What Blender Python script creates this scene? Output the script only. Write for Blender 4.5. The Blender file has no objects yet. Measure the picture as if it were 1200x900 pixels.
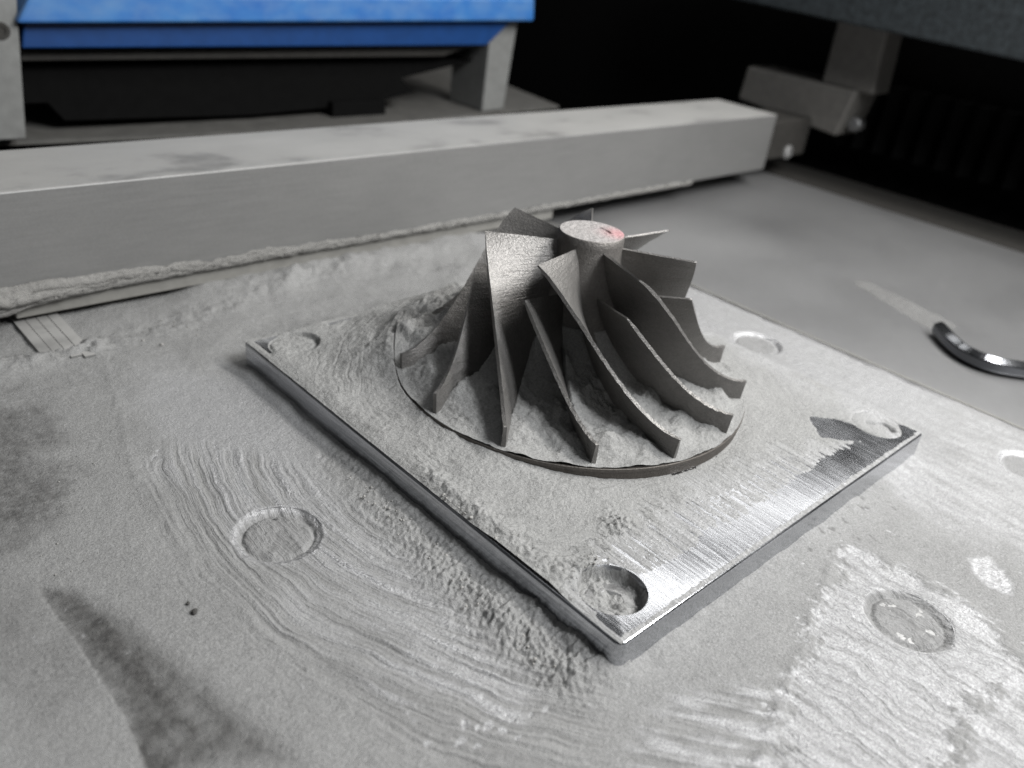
import bpy, bmesh, math, random
import numpy as np
from mathutils import Matrix, Vector

S = bpy.context.scene
COL = S.collection
S.unit_settings.system = 'METRIC'
S.unit_settings.scale_length = 0.01            # one unit is one centimetre

# ------------------------------------------------------------------ camera
CAM_P = np.array([-6.983, -4.118, 7.890])
FPX = 986.17                                   # focal length in pixels of a 1200 px wide frame

def rotvec(r):
    r = np.array(r); th = np.linalg.norm(r); k = r / th
    K = np.array([[0, -k[2], k[1]], [k[2], 0, -k[0]], [-k[1], k[0], 0]])
    return np.eye(3) + math.sin(th) * K + (1 - math.cos(th)) * K @ K

CR = rotvec([2.0010, -0.7100, 0.5710])
cam_d = bpy.data.cameras.new('camera')
cam = bpy.data.objects.new('camera', cam_d); COL.objects.link(cam)
M = Matrix([[*CR[0]], [*(-CR[1])], [*(-CR[2])]]).transposed().to_4x4()
M.translation = Vector(CAM_P)
cam.matrix_world = M
cam_d.sensor_width = 36.0
cam_d.lens = FPX / 1200 * 36.0
cam_d.clip_start = 0.1; cam_d.clip_end = 600
cam_d.dof.use_dof = True
cam_d.dof.focus_distance = 13.2
cam_d.dof.aperture_fstop = 0.20
S.camera = cam

# ------------------------------------------------------------------ light
W = bpy.data.worlds.new('World'); S.world = W; W.use_nodes = True
bg = W.node_tree.nodes['Background']
bg.inputs[0].default_value = (0.93, 0.97, 1.0, 1); bg.inputs[1].default_value = 0.035

def area(name, loc, target, sx, sy, power, col=(1, 1, 1), ydir=None):
    d = bpy.data.lights.new(name, 'AREA'); d.shape = 'RECTANGLE'; d.size = sx; d.size_y = sy
    d.energy = power; d.color = col
    o = bpy.data.objects.new(name, d); COL.objects.link(o)
    z = (Vector(loc) - Vector(target)).normalized()
    y = Vector(ydir or (0, 1, 0)); x = y.cross(z).normalized(); y = z.cross(x)
    m = Matrix((x, y, z)).transposed().to_4x4(); m.translation = Vector(loc)
    o.matrix_world = m
    return o

area('chamber_strip_lamp', (19.5, -9.0, 25.5), (4, 3, 0), 4.0, 22.0, 9800, (1.0, 0.985, 0.96))
area('rear_lower_tube', (31, 8.5, 19.0), (3, 1, 0), 3.0, 26.0, 560, (1.0, 0.99, 0.97))
area('rear_upper_tube', (27, 14.0, 26.0), (3, 4, 0), 3.0, 40.0, 1150, (1.0, 0.99, 0.97))
area('doorway_lamp', (8.0, -17.0, 26.5), (5, 5, 1.5), 11, 7, 7800, (0.97, 0.985, 1.0), (1, 0, 0))
area('ceiling_lamp', (3, 7, 42), (4, 6, 0), 34, 34, 1500, (0.98, 0.99, 1.0))

S.view_settings.view_transform = 'Standard'
S.view_settings.look = 'None'
S.view_settings.exposure = 0.52
S.view_settings.gamma = 1.0
S.render.engine = 'CYCLES'
S.cycles.use_denoising = True
S.cycles.denoising_input_passes = 'RGB_ALBEDO_NORMAL'
S.cycles.denoising_prefilter = 'NONE'
S.cycles.max_bounces = 6

# ------------------------------------------------------------------ helpers
def ray(u, v):
    d = np.array([(u - 600) / FPX, (v - 450) / FPX, 1.0]) @ CR
    return d

def on(u, v, ax, val):
    d = ray(u, v); return CAM_P + d * (val - CAM_P[ax]) / d[ax]

ZT = -0.63                                     # table top; the plate top is z = 0
SX, SY = 9.347, 10.0                           # plate size
CX, CY = 4.581, 5.345                          # impeller axis

def T(pts, z=ZT):
    return [tuple(on(u, v, 2, z)[:2]) for u, v in pts]

_rng = np.random.RandomState(7)
_perm = np.concatenate([_rng.permutation(1024)] * 2)
_ga = _rng.rand(1024) * 2 * np.pi
_gx, _gy = np.cos(_ga), np.sin(_ga)

def gn(x, y, seed=0):
    x = x + seed * 37.17; y = y - seed * 91.73
    xi = np.floor(x).astype(np.int64); yi = np.floor(y).astype(np.int64)
    fx = x - xi; fy = y - yi
    u = fx * fx * fx * (fx * (fx * 6 - 15) + 10); v = fy * fy * fy * (fy * (fy * 6 - 15) + 10)
    def g(ix, iy, dx, dy):
        h = _perm[_perm[ix & 1023] + (iy & 1023)]
        return _gx[h] * dx + _gy[h] * dy
    a = g(xi, yi, fx, fy); b = g(xi + 1, yi, fx - 1, fy)
    c = g(xi, yi + 1, fx, fy - 1); d = g(xi + 1, yi + 1, fx - 1, fy - 1)
    return (a + (b - a) * u + (c - a) * v + (a - b - c + d) * u * v) * 1.5

def fbm(x, y, octv=4, seed=0, gain=0.5):
    s = 0; a = 1.0; f = 1.0
    for i in range(octv):
        s = s + a * gn(x * f, y * f, seed + i * 3); a *= gain; f *= 2.03
    return s

def sst(a, b, x):
    t = np.clip((x - a) / (b - a), 0, 1); return t * t * (3 - 2 * t)

def dline(x, y, pts, closed=False):
    best = np.full(x.shape, 1e9)
    P = list(pts) + ([pts[0]] if closed else [])
    for (ax, ay), (bx, by) in zip(P[:-1], P[1:]):
        dx, dy = bx - ax, by - ay; L = dx * dx + dy * dy + 1e-12
        t = np.clip(((x - ax) * dx + (y - ay) * dy) / L, 0, 1)
        best = np.minimum(best, (x - ax - t * dx) ** 2 + (y - ay - t * dy) ** 2)
    return np.sqrt(best)

def sdpoly(x, y, pts):                         # negative inside
    d = dline(x, y, pts, True); ins = np.zeros(x.shape, bool)
    P = list(pts); n = len(P)
    for i in range(n):
        ax, ay = P[i]; bx, by = P[(i + 1) % n]
        if ay == by: continue
        c = ((ay > y) != (by > y)) & (x < (bx - ax) * (y - ay) / (by - ay) + ax)
        ins ^= c
    return np.where(ins, -d, d)

def tag(o, label=None, cat=None, group=None, kind=None):
    if label: o['label'] = label
    if cat: o['category'] = cat
    if group: o['group'] = group
    if kind: o['kind'] = kind
    return o

def empty(name, loc, label, cat, group=None):
    o = bpy.data.objects.new(name, None); COL.objects.link(o); o.location = loc
    o.empty_display_size = 0.5
    return tag(o, label, cat, group)

def link(name, me, mat, parent=None):
    o = bpy.data.objects.new(name, me); COL.objects.link(o)
    if mat is not None:
        me.materials.clear(); me.materials.append(mat)
    if parent is not None:
        o.parent = parent; o.matrix_parent_inverse = Matrix.Translation(-parent.location)
    return o

def np_mesh(name, V, F, attrs=None, smooth=True):
    me = bpy.data.meshes.new(name)
    n = len(V); m = len(F)
    me.vertices.add(n); me.vertices.foreach_set('co', np.ascontiguousarray(V, np.float32).ravel())
    k = F.shape[1]
    me.loops.add(m * k); me.loops.foreach_set('vertex_index', np.ascontiguousarray(F, np.int32).ravel())
    me.polygons.add(m)
    me.polygons.foreach_set('loop_start', np.arange(0, m * k, k, dtype=np.int32))
    me.polygons.foreach_set('loop_total', np.full(m, k, np.int32))
    me.polygons.foreach_set('use_smooth', np.full(m, smooth, bool))
    me.update(calc_edges=True)
    for an, av in (attrs or {}).items():
        a = me.attributes.new(an, 'FLOAT', 'POINT'); a.data.foreach_set('value', np.ascontiguousarray(av, np.float32).ravel())
    me.validate()
    return me

def grid_faces(nu, nv, keep=None, wrap=False):
    i = np.arange(nu * nv).reshape(nu, nv)
    if wrap: i = np.concatenate([i, i[:1]], 0)
    q = np.stack([i[:-1, :-1], i[1:, :-1], i[1:, 1:], i[:-1, 1:]], -1).reshape(-1, 4)
    if keep is not None: q = q[keep[q].all(1)]
    return q

def compact(V, F, attrs):
    used = np.zeros(len(V), bool); used[F.ravel()] = True
    mp = np.cumsum(used) - 1
    return V[used], mp[F], {k: v[used] for k, v in attrs.items()}

def bm_mesh(bm, name='mesh', smooth=False):
    me = bpy.data.meshes.new(name); bmesh.ops.recalc_face_normals(bm, faces=bm.faces[:])
    bm.to_mesh(me); bm.free()
    for p in me.polygons: p.use_smooth = smooth
    return me

def hexa(corners, bev=0.0, seg=2):
    """eight corners: bottom ring of four, top ring of four"""
    bm = bmesh.new(); v = [bm.verts.new(tuple(c)) for c in corners]
    for f in ((3, 2, 1, 0), (4, 5, 6, 7), (0, 1, 5, 4), (1, 2, 6, 5), (2, 3, 7, 6), (3, 0, 4, 7)):
        bm.faces.new([v[i] for i in f])
    if bev > 0:
        bmesh.ops.bevel(bm, geom=bm.edges[:], offset=bev, segments=seg, affect='EDGES', profile=0.5)
    return bm

def box(x0, x1, y0, y1, z0, z1, bev=0.0, seg=2):
    return hexa([(x0, y0, z0), (x1, y0, z0), (x1, y1, z0), (x0, y1, z0), (x0, y0, z1), (x1, y0, z1), (x1, y1, z1), (x0, y1, z1)], bev, seg)

def prism(outline, axis, a, b, bev=0.0, seg=2):
    """outline in the two other axes, extruded along axis from a to b"""
    def pt(p, t):
        q = list(p); q.insert(axis, t); return tuple(q)
    bm = bmesh.new(); n = len(outline)
    A = [bm.verts.new(pt(p, a)) for p in outline]; B = [bm.verts.new(pt(p, b)) for p in outline]
    bm.faces.new(A); bm.faces.new(B[::-1])
    for i in range(n): bm.faces.new([A[i], A[(i + 1) % n], B[(i + 1) % n], B[i]])
    bmesh.ops.recalc_face_normals(bm, faces=bm.faces[:])
    if bev > 0: bmesh.ops.bevel(bm, geom=bm.edges[:], offset=bev, segments=seg, affect='EDGES', profile=0.5)
    return bm

def lathe(profile, n=48, cap=True):
    """profile of (r, z) from outside bottom to the top"""
    bm = bmesh.new(); rings = []
    for r, z in profile:
        if r < 1e-6: rings.append([bm.verts.new((0, 0, z))])
        else: rings.append([bm.verts.new((r * math.cos(2 * math.pi * k / n), r * math.sin(2 * math.pi * k / n), z)) for k in range(n)])
    for a, b in zip(rings[:-1], rings[1:]):
        for k in range(n):
            k2 = (k + 1) % n
            if len(a) == 1: bm.faces.new((a[0], b[k], b[k2])) if len(b) > 1 else None
            elif len(b) == 1: bm.faces.new((a[k], a[k2], b[0]))
            else: bm.faces.new((a[k], a[k2], b[k2], b[k]))
    return bm

def screw_mesh(r, h, rs, depth):
    """socket screw head with a hexagonal recess, top at z = 0"""
    n = 48; bm = bmesh.new()
    def ring(rad, z): return [bm.verts.new((rad(2 * math.pi * k / n) * math.cos(2 * math.pi * k / n), rad(2 * math.pi * k / n) * math.sin(2 * math.pi * k / n), z)) for k in range(n)]
    hexr = lambda a: rs * math.cos(math.pi / 6) / math.cos((a % (math.pi / 3)) - math.pi / 6)
    R = [ring(lambda a: r, -h), ring(lambda a: r, -0.05), ring(lambda a: r - 0.05, 0), ring(lambda a: hexr(a) + 0.03, 0), ring(hexr, -0.03), ring(hexr, -depth)]
    for a, b in zip(R[:-1], R[1:]):
        for k in range(n): bm.faces.new((a[k], a[(k + 1) % n], b[(k + 1) % n], b[k]))
    bm.faces.new(R[-1])
    return bm_mesh(bm, 'screw')

def boolean_cut(me, cutters):
    o = bpy.data.objects.new('work', me); COL.objects.link(o); tmp = []
    for cm in cutters:
        c = bpy.data.objects.new('cutter', cm); COL.objects.link(c); tmp.append(c)
        md = o.modifiers.new('cut', 'BOOLEAN'); md.operation = 'DIFFERENCE'; md.solver = 'EXACT'; md.object = c
    dg = bpy.context.evaluated_depsgraph_get(); dg.update()
    out = bpy.data.meshes.new_from_object(o.evaluated_get(dg))
    for c in tmp + [o]: bpy.data.objects.remove(c)
    return out

def cyl_mesh(x, y, r, z0, z1, n=64):
    bm = lathe([(0, z0), (r, z0), (r, z1), (0, z1)], n)
    bmesh.ops.translate(bm, verts=bm.verts[:], vec=(x, y, 0))
    return bm_mesh(bm, 'cyl')

# ------------------------------------------------------------------ materials
class NT:
    def __init__(s, name):
        s.m = bpy.data.materials.new(name); s.m.use_nodes = True; s.t = s.m.node_tree
        s.b = s.t.nodes['Principled BSDF']; s.n = s.t.nodes; s.l = s.t.links
        s._co = None
    def co(s):
        if s._co is None: s._co = s.n.new('ShaderNodeTexCoord').outputs['Object']
        return s._co
    def mapped(s, scale, rot=(0, 0, 0)):
        m = s.n.new('ShaderNodeMapping'); m.inputs['Scale'].default_value = scale; m.inputs['Rotation'].default_value = rot
        s.l.new(s.co(), m.inputs[0]); return m.outputs[0]
    def noise(s, scale, detail=4, rough=0.55, vec=None, dist=0.0):
        n = s.n.new('ShaderNodeTexNoise'); n.inputs['Scale'].default_value = scale; n.inputs['Detail'].default_value = detail
        n.inputs['Roughness'].default_value = rough; n.inputs['Distortion'].default_value = dist
        s.l.new(vec if vec is not None else s.co(), n.inputs['Vector']); return n.outputs[0]
    def attr(s, name):
        a = s.n.new('ShaderNodeAttribute'); a.attribute_name = name; return a.outputs['Fac']
    def ramp(s, fac, stops):
        r = s.n.new('ShaderNodeValToRGB'); e = r.color_ramp.elements
        while len(e) < len(stops): e.new(0.5)
        for i, (p, c) in enumerate(stops):
            e[i].position = p; e[i].color = (*((c,) * 3 if isinstance(c, (int, float)) else c), 1)
        s.l.new(fac, r.inputs[0]); return r.outputs[0]
    def mix(s, fac, a, b, mode='MIX'):
        n = s.n.new('ShaderNodeMix'); n.data_type = 'RGBA'; n.blend_type = mode
        for i, v in ((0, fac), (6, a), (7, b)):
            if hasattr(v, 'is_output'): s.l.new(v, n.inputs[i])
            elif i == 0: n.inputs[0].default_value = v
            else: n.inputs[i].default_value = (*((v,) * 3 if isinstance(v, (int, float)) else v), 1)
        return n.outputs[2]
    def math(s, op, a, b=0.5, clamp=False):
        n = s.n.new('ShaderNodeMath'); n.operation = op; n.use_clamp = clamp
        for i, v in ((0, a), (1, b)):
            if hasattr(v, 'is_output'): s.l.new(v, n.inputs[i])
            else: n.inputs[i].default_value = v
        return n.outputs[0]
    def set(s, **kw):
        for k, v in kw.items():
            i = s.b.inputs[{'color': 'Base Color', 'metal': 'Metallic', 'rough': 'Roughness', 'spec': 'Specular IOR Level', 'aniso': 'Anisotropic', 'coat': 'Coat Weight'}[k]]
            if hasattr(v, 'is_output'): s.l.new(v, i)
            elif k == 'color': i.default_value = (*((v,) * 3 if isinstance(v, (int, float)) else v), 1)
            else: i.default_value = v
    def bump(s, h, strength, dist, chain=None):
        b = s.n.new('ShaderNodeBump'); b.inputs['Strength'].default_value = strength; b.inputs['Distance'].default_value = dist
        s.l.new(h, b.inputs['Height'])
        if chain is not None: s.l.new(chain, b.inputs['Normal'])
        s.l.new(b.outputs[0], s.b.inputs['Normal']); return b.outputs[0]

def mat_powder(name, grain=1.0, tint=(0.280, 0.279, 0.273)):
    n = NT(name)
    fine = n.noise(27, 4, 0.75); mid = n.noise(9, 5, 0.6); big = n.noise(0.9, 4, 0.55)
    c = n.ramp(fine, [(0.30, tuple(t * 0.42 for t in tint)), (0.5, tint), (0.70, tuple(min(1, t * 1.6) for t in tint))])
    c = n.mix(0.35, c, n.ramp(mid, [(0.3, tuple(t * 0.7 for t in tint)), (0.7, tuple(t * 1.15 for t in tint))]))
    c = n.mix(0.3, c, n.ramp(big, [(0.35, tuple(t * 0.78 for t in tint)), (0.65, tuple(t * 1.1 for t in tint))]))
    c = n.mix(n.ramp(n.noise(52, 2, 0.5), [(0.64, 0.0), (0.72, 0.45)]), c, tuple(min(1, t * 2.0) for t in tint))
    met = n.attr('metal'); drk = n.attr('dark')
    cv = n.n.new('ShaderNodeCombineXYZ'); n.l.new(n.attr('across'), cv.inputs[0]); n.l.new(n.attr('along'), cv.inputs[1])
    sk = n.noise(9.0, 4, 0.62, cv.outputs[0]); swz = n.attr('wiped')
    skr = n.ramp(sk, [(0.34, 0.0), (0.62, 1.0)])
    met = n.math('MULTIPLY', met, n.mix(swz, (1, 1, 1), n.mix(0.62, (1, 1, 1), skr)))
    c = n.mix(n.math('MULTIPLY', swz, 0.45), c, n.ramp(sk, [(0.36, tuple(t * 0.5 for t in tint)), (0.56, tuple(t * 1.2 for t in tint))]))
    c = n.mix(drk, c, n.ramp(mid, [(0.3, (0.045, 0.044, 0.043)), (0.7, (0.10, 0.098, 0.095))]))
    scr = n.noise(30, 3, 0.6)
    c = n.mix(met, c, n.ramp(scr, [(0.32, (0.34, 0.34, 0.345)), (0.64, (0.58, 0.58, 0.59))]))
    rough = n.math('SUBTRACT', 0.78, n.math('MULTIPLY', met, 0.36))
    n.set(color=c, metal=n.math('MULTIPLY', met, 0.85), rough=rough, spec=0.3)
    k = n.bump(fine, 0.9 * grain, 0.03)
    k = n.bump(mid, 0.35 * grain, 0.04, k)
    n.bump(n.math('MULTIPLY', skr, swz), 0.8, 0.022, k)
    return n.m

def mat_steel(name, base=(0.50, 0.50, 0.51), rough=0.33, dirty=0.4, streak=(1, 22, 22), scratch=0.25, metal=1.0, dust=(0.26, 0.256, 0.248), spread=(0.42, 0.68), var=1.0, fine_bump=1.0, cloud=0.45):
    """bare brushed steel with a haze of dust"""
    n = NT(name)
    st = n.noise(4.0, 5, 0.65, n.mapped(streak))
    cl = n.noise(cloud, 7, 0.6 if cloud > 0.3 else 0.42, dist=0.2); f = n.noise(45, 2, 0.6)
    c = n.ramp(st, [(0.3, tuple(b * (1 - 0.28 * var) for b in base)), (0.7, tuple(min(1, b * (1 + 0.18 * var)) for b in base))])
    d = n.ramp(cl, [(spread[0], 0.0), (spread[1], 1.0)])
    df = n.math('MULTIPLY', n.math('ADD', n.math('MULTIPLY', f, 0.5), 0.5), n.math('MULTIPLY', d, dirty), True)
    c = n.mix(df, c, dust)
    n.set(color=c, metal=n.math('MULTIPLY', n.math('SUBTRACT', 1.0, df), metal), rough=n.math('ADD', n.math('MULTIPLY', st, 0.16), n.math('ADD', n.math('MULTIPLY', df, 0.35), rough - 0.08)))
    k = n.bump(st, scratch, 0.012)
    n.bump(f, 0.12 * fine_bump, 0.01, k)
    return n.m

def mat_simple(name, color, rough=0.6, metal=0.0, var=0.2, scale=3, bump=0.1, spec=0.4):
    n = NT(name); a = n.noise(scale, 5, 0.6)
    n.set(color=n.ramp(a, [(0.3, tuple(c * (1 - var) for c in color)), (0.7, tuple(min(1, c * (1 + var)) for c in color))]), rough=rough, metal=metal, spec=spec)
    n.bump(n.noise(scale * 12, 3, 0.6), bump, 0.02)
    return n.m

def mat_sinter(name, base, rough=0.42, layer=0.35):
    n = NT(name)
    g = n.noise(26, 3, 0.7); mid = n.noise(6, 4, 0.6)
    w = n.noise(3.0, 3, 0.6, n.mapped((0.6, 0.6, 14)))
    c = n.ramp(g, [(0.3, tuple(b * 0.7 for b in base)), (0.7, tuple(b * 1.25 for b in base))])
    c = n.mix(0.4, c, n.ramp(mid, [(0.3, tuple(b * 0.75 for b in base)), (0.7, tuple(b * 1.1 for b in base))]))
    n.set(color=c, metal=0.62, rough=n.math('ADD', n.math('MULTIPLY', g, 0.22), rough - 0.1), spec=0.3)
    k = n.bump(w, layer, 0.02)
    n.bump(g, 0.55, 0.03, k)
    return n.m

M_powder = mat_powder('grey_metal_powder')
M_film = mat_powder('grey_metal_powder_film', 0.9, (0.240, 0.2395, 0.236))
M_clod = mat_powder('caked_metal_powder', 1.0, (0.22, 0.216, 0.206))
M_crumb = mat_simple('powder_crumb', (0.28, 0.274, 0.262), 0.75, 0.0, 0.12, 8, 0.0, 0.3)
M_table = mat_steel('ground_steel_table', (0.52, 0.52, 0.53), 0.34, 0.55, (16, 0.8, 16))
M_side = mat_steel('dull_steel_table', (0.34, 0.34, 0.345), 0.36, 0.75, (14, 0.7, 14), 0.15, 1.0, (0.225, 0.223, 0.219), (0.0, 1.0), 0.6, 0.2, 0.14)
M_plate = mat_steel('brushed_steel_plate', (0.53, 0.54, 0.565), 0.17, 0.22, (6, 0.22, 6), 0.10, fine_bump=0.0, var=1.6)
def mat_bar():
    n = NT('dusty_aluminium_bar')
    big = n.noise(0.55, 6, 0.62, n.mapped((0.6, 1, 1))); st = n.noise(3.0, 5, 0.65, n.mapped((0.25, 5, 5))); f = n.noise(24, 4, 0.7)
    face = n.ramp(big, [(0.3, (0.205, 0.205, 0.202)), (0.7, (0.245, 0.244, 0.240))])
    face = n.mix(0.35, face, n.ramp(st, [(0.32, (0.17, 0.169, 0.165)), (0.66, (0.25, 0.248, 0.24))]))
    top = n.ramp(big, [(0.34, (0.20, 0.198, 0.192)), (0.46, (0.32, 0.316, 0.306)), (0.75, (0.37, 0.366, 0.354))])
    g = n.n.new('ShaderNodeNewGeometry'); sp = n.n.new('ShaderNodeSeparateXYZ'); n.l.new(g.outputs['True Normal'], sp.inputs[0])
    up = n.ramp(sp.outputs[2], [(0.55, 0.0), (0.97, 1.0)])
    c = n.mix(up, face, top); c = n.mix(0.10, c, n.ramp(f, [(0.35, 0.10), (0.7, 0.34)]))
    n.set(color=c, rough=n.math('ADD', n.math('MULTIPLY', st, 0.2), 0.42), metal=n.math('SUBTRACT', 0.45, n.math('MULTIPLY', up, 0.40)), spec=0.4)
    k = n.bump(st, 0.04, 0.02); n.bump(f, 0.04, 0.012, k)
    return n.m
M_bar = mat_bar()
M_strip = mat_simple('pale_wiper_strip', (0.20, 0.196, 0.182), 0.6, 0.0, 0.12)
M_imp = mat_sinter('sintered_dark_metal', (0.205, 0.198, 0.190), 0.39, 0.5)
M_hub = mat_sinter('sintered_hub_metal', (0.18, 0.17, 0.16), 0.5, 0.3)
M_screw = mat_steel('dusty_screw_steel', (0.40, 0.40, 0.40), 0.4, 0.9, (6, 6, 6))
M_post = mat_simple('grey_painted_post', (0.20, 0.203, 0.197), 0.55, 0.1, 0.12)
M_blue = mat_simple('blue_plastic', (0.008, 0.045, 0.165), 0.42, 0.0, 0.12, 2.0, 0.05)
nb = NT('scuffed_blue_plastic'); a_ = nb.noise(0.7, 4, 0.5); b_ = nb.noise(0.8, 4, 0.55, nb.mapped((1.6, 0.5, 3), (0, 0, 0.5)))
nb.set(color=nb.mix(nb.ramp(b_, [(0.38, 0.0), (0.80, 0.40)]), nb.ramp(a_, [(0.3, (0.024, 0.125, 0.40)), (0.7, (0.055, 0.20, 0.47))]), (0.20, 0.31, 0.44)), rough=0.38)
M_lip = nb.m
M_black = mat_simple('black_painted_metal', (0.0035, 0.0035, 0.0035), 0.8, 0.0, 0.2, 3, 0.1, 0.08)
M_dim = mat_simple('dim_brown_grey_metal', (0.035, 0.033, 0.03), 0.7, 0.1, 0.2)
M_ledge = mat_simple('dusty_ledge_metal', (0.10, 0.098, 0.092), 0.6, 0.0, 0.2, 1.5)
M_beam = mat_simple('dark_flecked_beam', (0.022, 0.027, 0.030), 0.6, 0.0, 0.5, 4.0, 0.3)
M_bracket = mat_simple('grey_cast_bracket', (0.13, 0.124, 0.114), 0.6, 0.0, 0.12)
M_chrome = NT('dark_polished_steel'); M_chrome.set(color=(0.16, 0.165, 0.175), metal=1.0, rough=0.16); M_chrome = M_chrome.m
M_chip = mat_simple('dark_burnt_chip', (0.06, 0.058, 0.055), 0.6, 0.5, 0.3, 20, 0.4)

# ------------------------------------------------------------------ machine shell
def struct(name, me, mat):
    o = link(name, me, mat); o['kind'] = 'structure'; return o

PLUGS = [(-2.02, 5.03, 0.66), (4.55, -2.0, 0.66), (11.1, 4.85, 0.60), (11.15, -1.6, 0.55)]
SEAM = 12.82
tb = bm_mesh(box(-45, SEAM - 0.035, -40, 16.4, -3.6, ZT))
tb = boolean_cut(tb, [cyl_mesh(x, y, r, ZT - 0.5, ZT + 0.5) for x, y, r in PLUGS])
table = struct('machine_table', tb, M_table)
side = struct('side_table', bm_mesh(box(SEAM + 0.035, 27.6, -40, 21.5, -3.6, ZT - 0.012, 0.03, 1)), M_side)
struct('floor_pan', bm_mesh(box(-60, 60, -60, 60, -5.2, -4.6)), M_black)
struct('shade_strip', bm_mesh(box(27.75, 31.0, -40, 21.5, -3.6, ZT - 0.06)), M_dim)  # dark strip standing in for the shadow band at the table's right end
struct('side_wall', bm_mesh(box(33, 35, -40, 60, -4.5, 16)), M_black)
struct('back_wall', bm_mesh(box(-60, 35, 44, 46, -4.5, 24)), M_black)
zl = 0.72
lf = [on(u, v, 2, zl) for u, v in [(-260, 176), (25, 165), (390, 150), (655, 124)]]
lo = [(q[0], q[1]) for q in lf] + [(lf[-1][0] + 4, 43), (-40, 43), (-40, lf[0][1])]
struct('ledge', bm_mesh(prism(lo, 2, zl - 0.12, zl)), M_ledge)

sc_me = screw_mesh(0.50, 0.34, 0.24, 0.22)
for i, (x, y, r) in enumerate(PLUGS):
    o = link('screw_head', sc_me, M_screw, table)
    o.location = (x, y, ZT - 0.055)
    o.rotation_euler = (0, 0, 0.4 + i)
link('seam_highlight', bm_mesh(box(SEAM - 0.045, SEAM + 0.045, -20, 16.3, ZT - 0.3, ZT + 0.02)), M_strip, table)  # pale strip added to imitate the highlight along the seam edge
# ridges of a guide strip that comes out from under the bar
for k in range(4):
    a0 = on(18 + 17 * k, 372, 2, ZT); a1 = on(50 + 14 * k, 418, 2, ZT)
    x0 = a0[0] * 0.5 + a1[0] * 0.5
    link('guide_ridge', bm_mesh(prism([(x0 - 0.14, ZT - 0.02), (x0 + 0.14, ZT - 0.02), (x0 + 0.10, ZT + 0.13), (x0 - 0.10, ZT + 0.13)], 1, a1[1] - 0.3, 14.5)), M_bar, table)

# ------------------------------------------------------------------ wiper bar
YF, ZB, ZTOP, YB = 13.6, 0.08, 2.28, 16.5
XE = on(910, 139, 1, YF)[0]
bar = empty('wiper_bar', (8, YF, ZB), 'long grey rectangular metal bar with a powder-caked lower edge', 'bar')
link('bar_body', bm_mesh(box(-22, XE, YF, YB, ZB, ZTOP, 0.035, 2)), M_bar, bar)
link('wiper_strip', bm_mesh(box(-3.05, on(650, 255, 1, YF)[0], YF + 0.10, YF + 0.75, ZB - 0.47, ZB - 0.002, 0.02, 1)), M_strip, bar)
xe2 = on(940, 185, 1, YF + 0.5)[0]
link('end_block', bm_mesh(box(XE + 0.002, xe2, YF + 0.5, YB - 0.4, ZB + 0.15, ZTOP - 0.45, 0.08)), M_dim, bar)
p = on(922, 178, 1, YF + 0.5)
bo = lathe([(0.0, -0.2), (0.30, -0.2), (0.30, 0.10), (0.22, 0.16), (0.14, 0.16), (0.12, 0.05), (0, 0.05)], 24)
bmesh.ops.rotate(bo, verts=bo.verts[:], cent=(0, 0, 0), matrix=Matrix.Rotation(math.pi / 2, 3, 'X'))
bmesh.ops.translate(bo, verts=bo.verts[:], vec=tuple(p))
link('bolt', bm_mesh(bo, smooth=False), M_screw, bar)

# powder caked along the bar's lower edge
def caked():
    nu, nv = 900, 26
    xs = np.linspace(-4.2, 20, nu)[:, None] + np.zeros((1, nv)); t = np.linspace(0, 1, nv)[None, :] + np.zeros((nu, 1))
    top = 0.15 + 0.09 * fbm(xs * 0.9, xs * 0 + 3.3, 5, 5) + 0.18 * np.exp(-np.maximum(xs + 3.2, 0) * 0.9)
    top = np.maximum(top * (1 - 0.75 * sst(1, 7, xs)), 0.03)
    big = 0.022 + 0.24 * np.exp(-np.maximum(xs + 3.0, 0) * 0.9)
    prof = np.sin(np.pi * np.clip(t * 1.02, 0, 1)) ** 0.6
    yy = YF - (prof * big * (0.85 + 0.5 * fbm(xs * 1.0, t * 2.6, 4, 9)) + 0.022 * fbm(xs * 3, t * 5, 4, 2) * prof) + 0.02
    zb = ZB - 0.06 - 0.20 * np.exp(-np.maximum(xs + 3.3, 0) * 1.3)
    zz = zb + (ZB + top - zb) * t + 0.015 * fbm(xs * 3, t * 3, 3, 11)
    V = np.stack([xs, yy, zz], -1).reshape(-1, 3)
    z0 = np.zeros(len(V))
    me = np_mesh('caked', V, grid_faces(nu, nv)[:, ::-1], {'metal': z0, 'dark': z0})
    # close the back inside the bar
    o = link('caked_powder', me, M_clod)
    sd = o.modifiers.new('body', 'SOLIDIFY'); sd.thickness = 0.06; sd.offset = -1
    tag(o, 'rough ridge of caked grey powder along the bar bottom edge', 'powder', None, 'stuff')
caked()

# ------------------------------------------------------------------ machine parts behind the bar
YP = 22.8
def quadbox(px, y0, y1, bev=0.05):
    """four picture points (left-bottom, right-bottom, right-top, left-top) on the plane y = y0, given depth to y1"""
    f = [on(u, v, 1, y0) for u, v in px]
    b = [q + np.array([0, y1 - y0, 0]) for q in f]
    return hexa([f[0], f[1], b[1], b[0], f[3], f[2], b[2], b[3]], bev)

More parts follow.
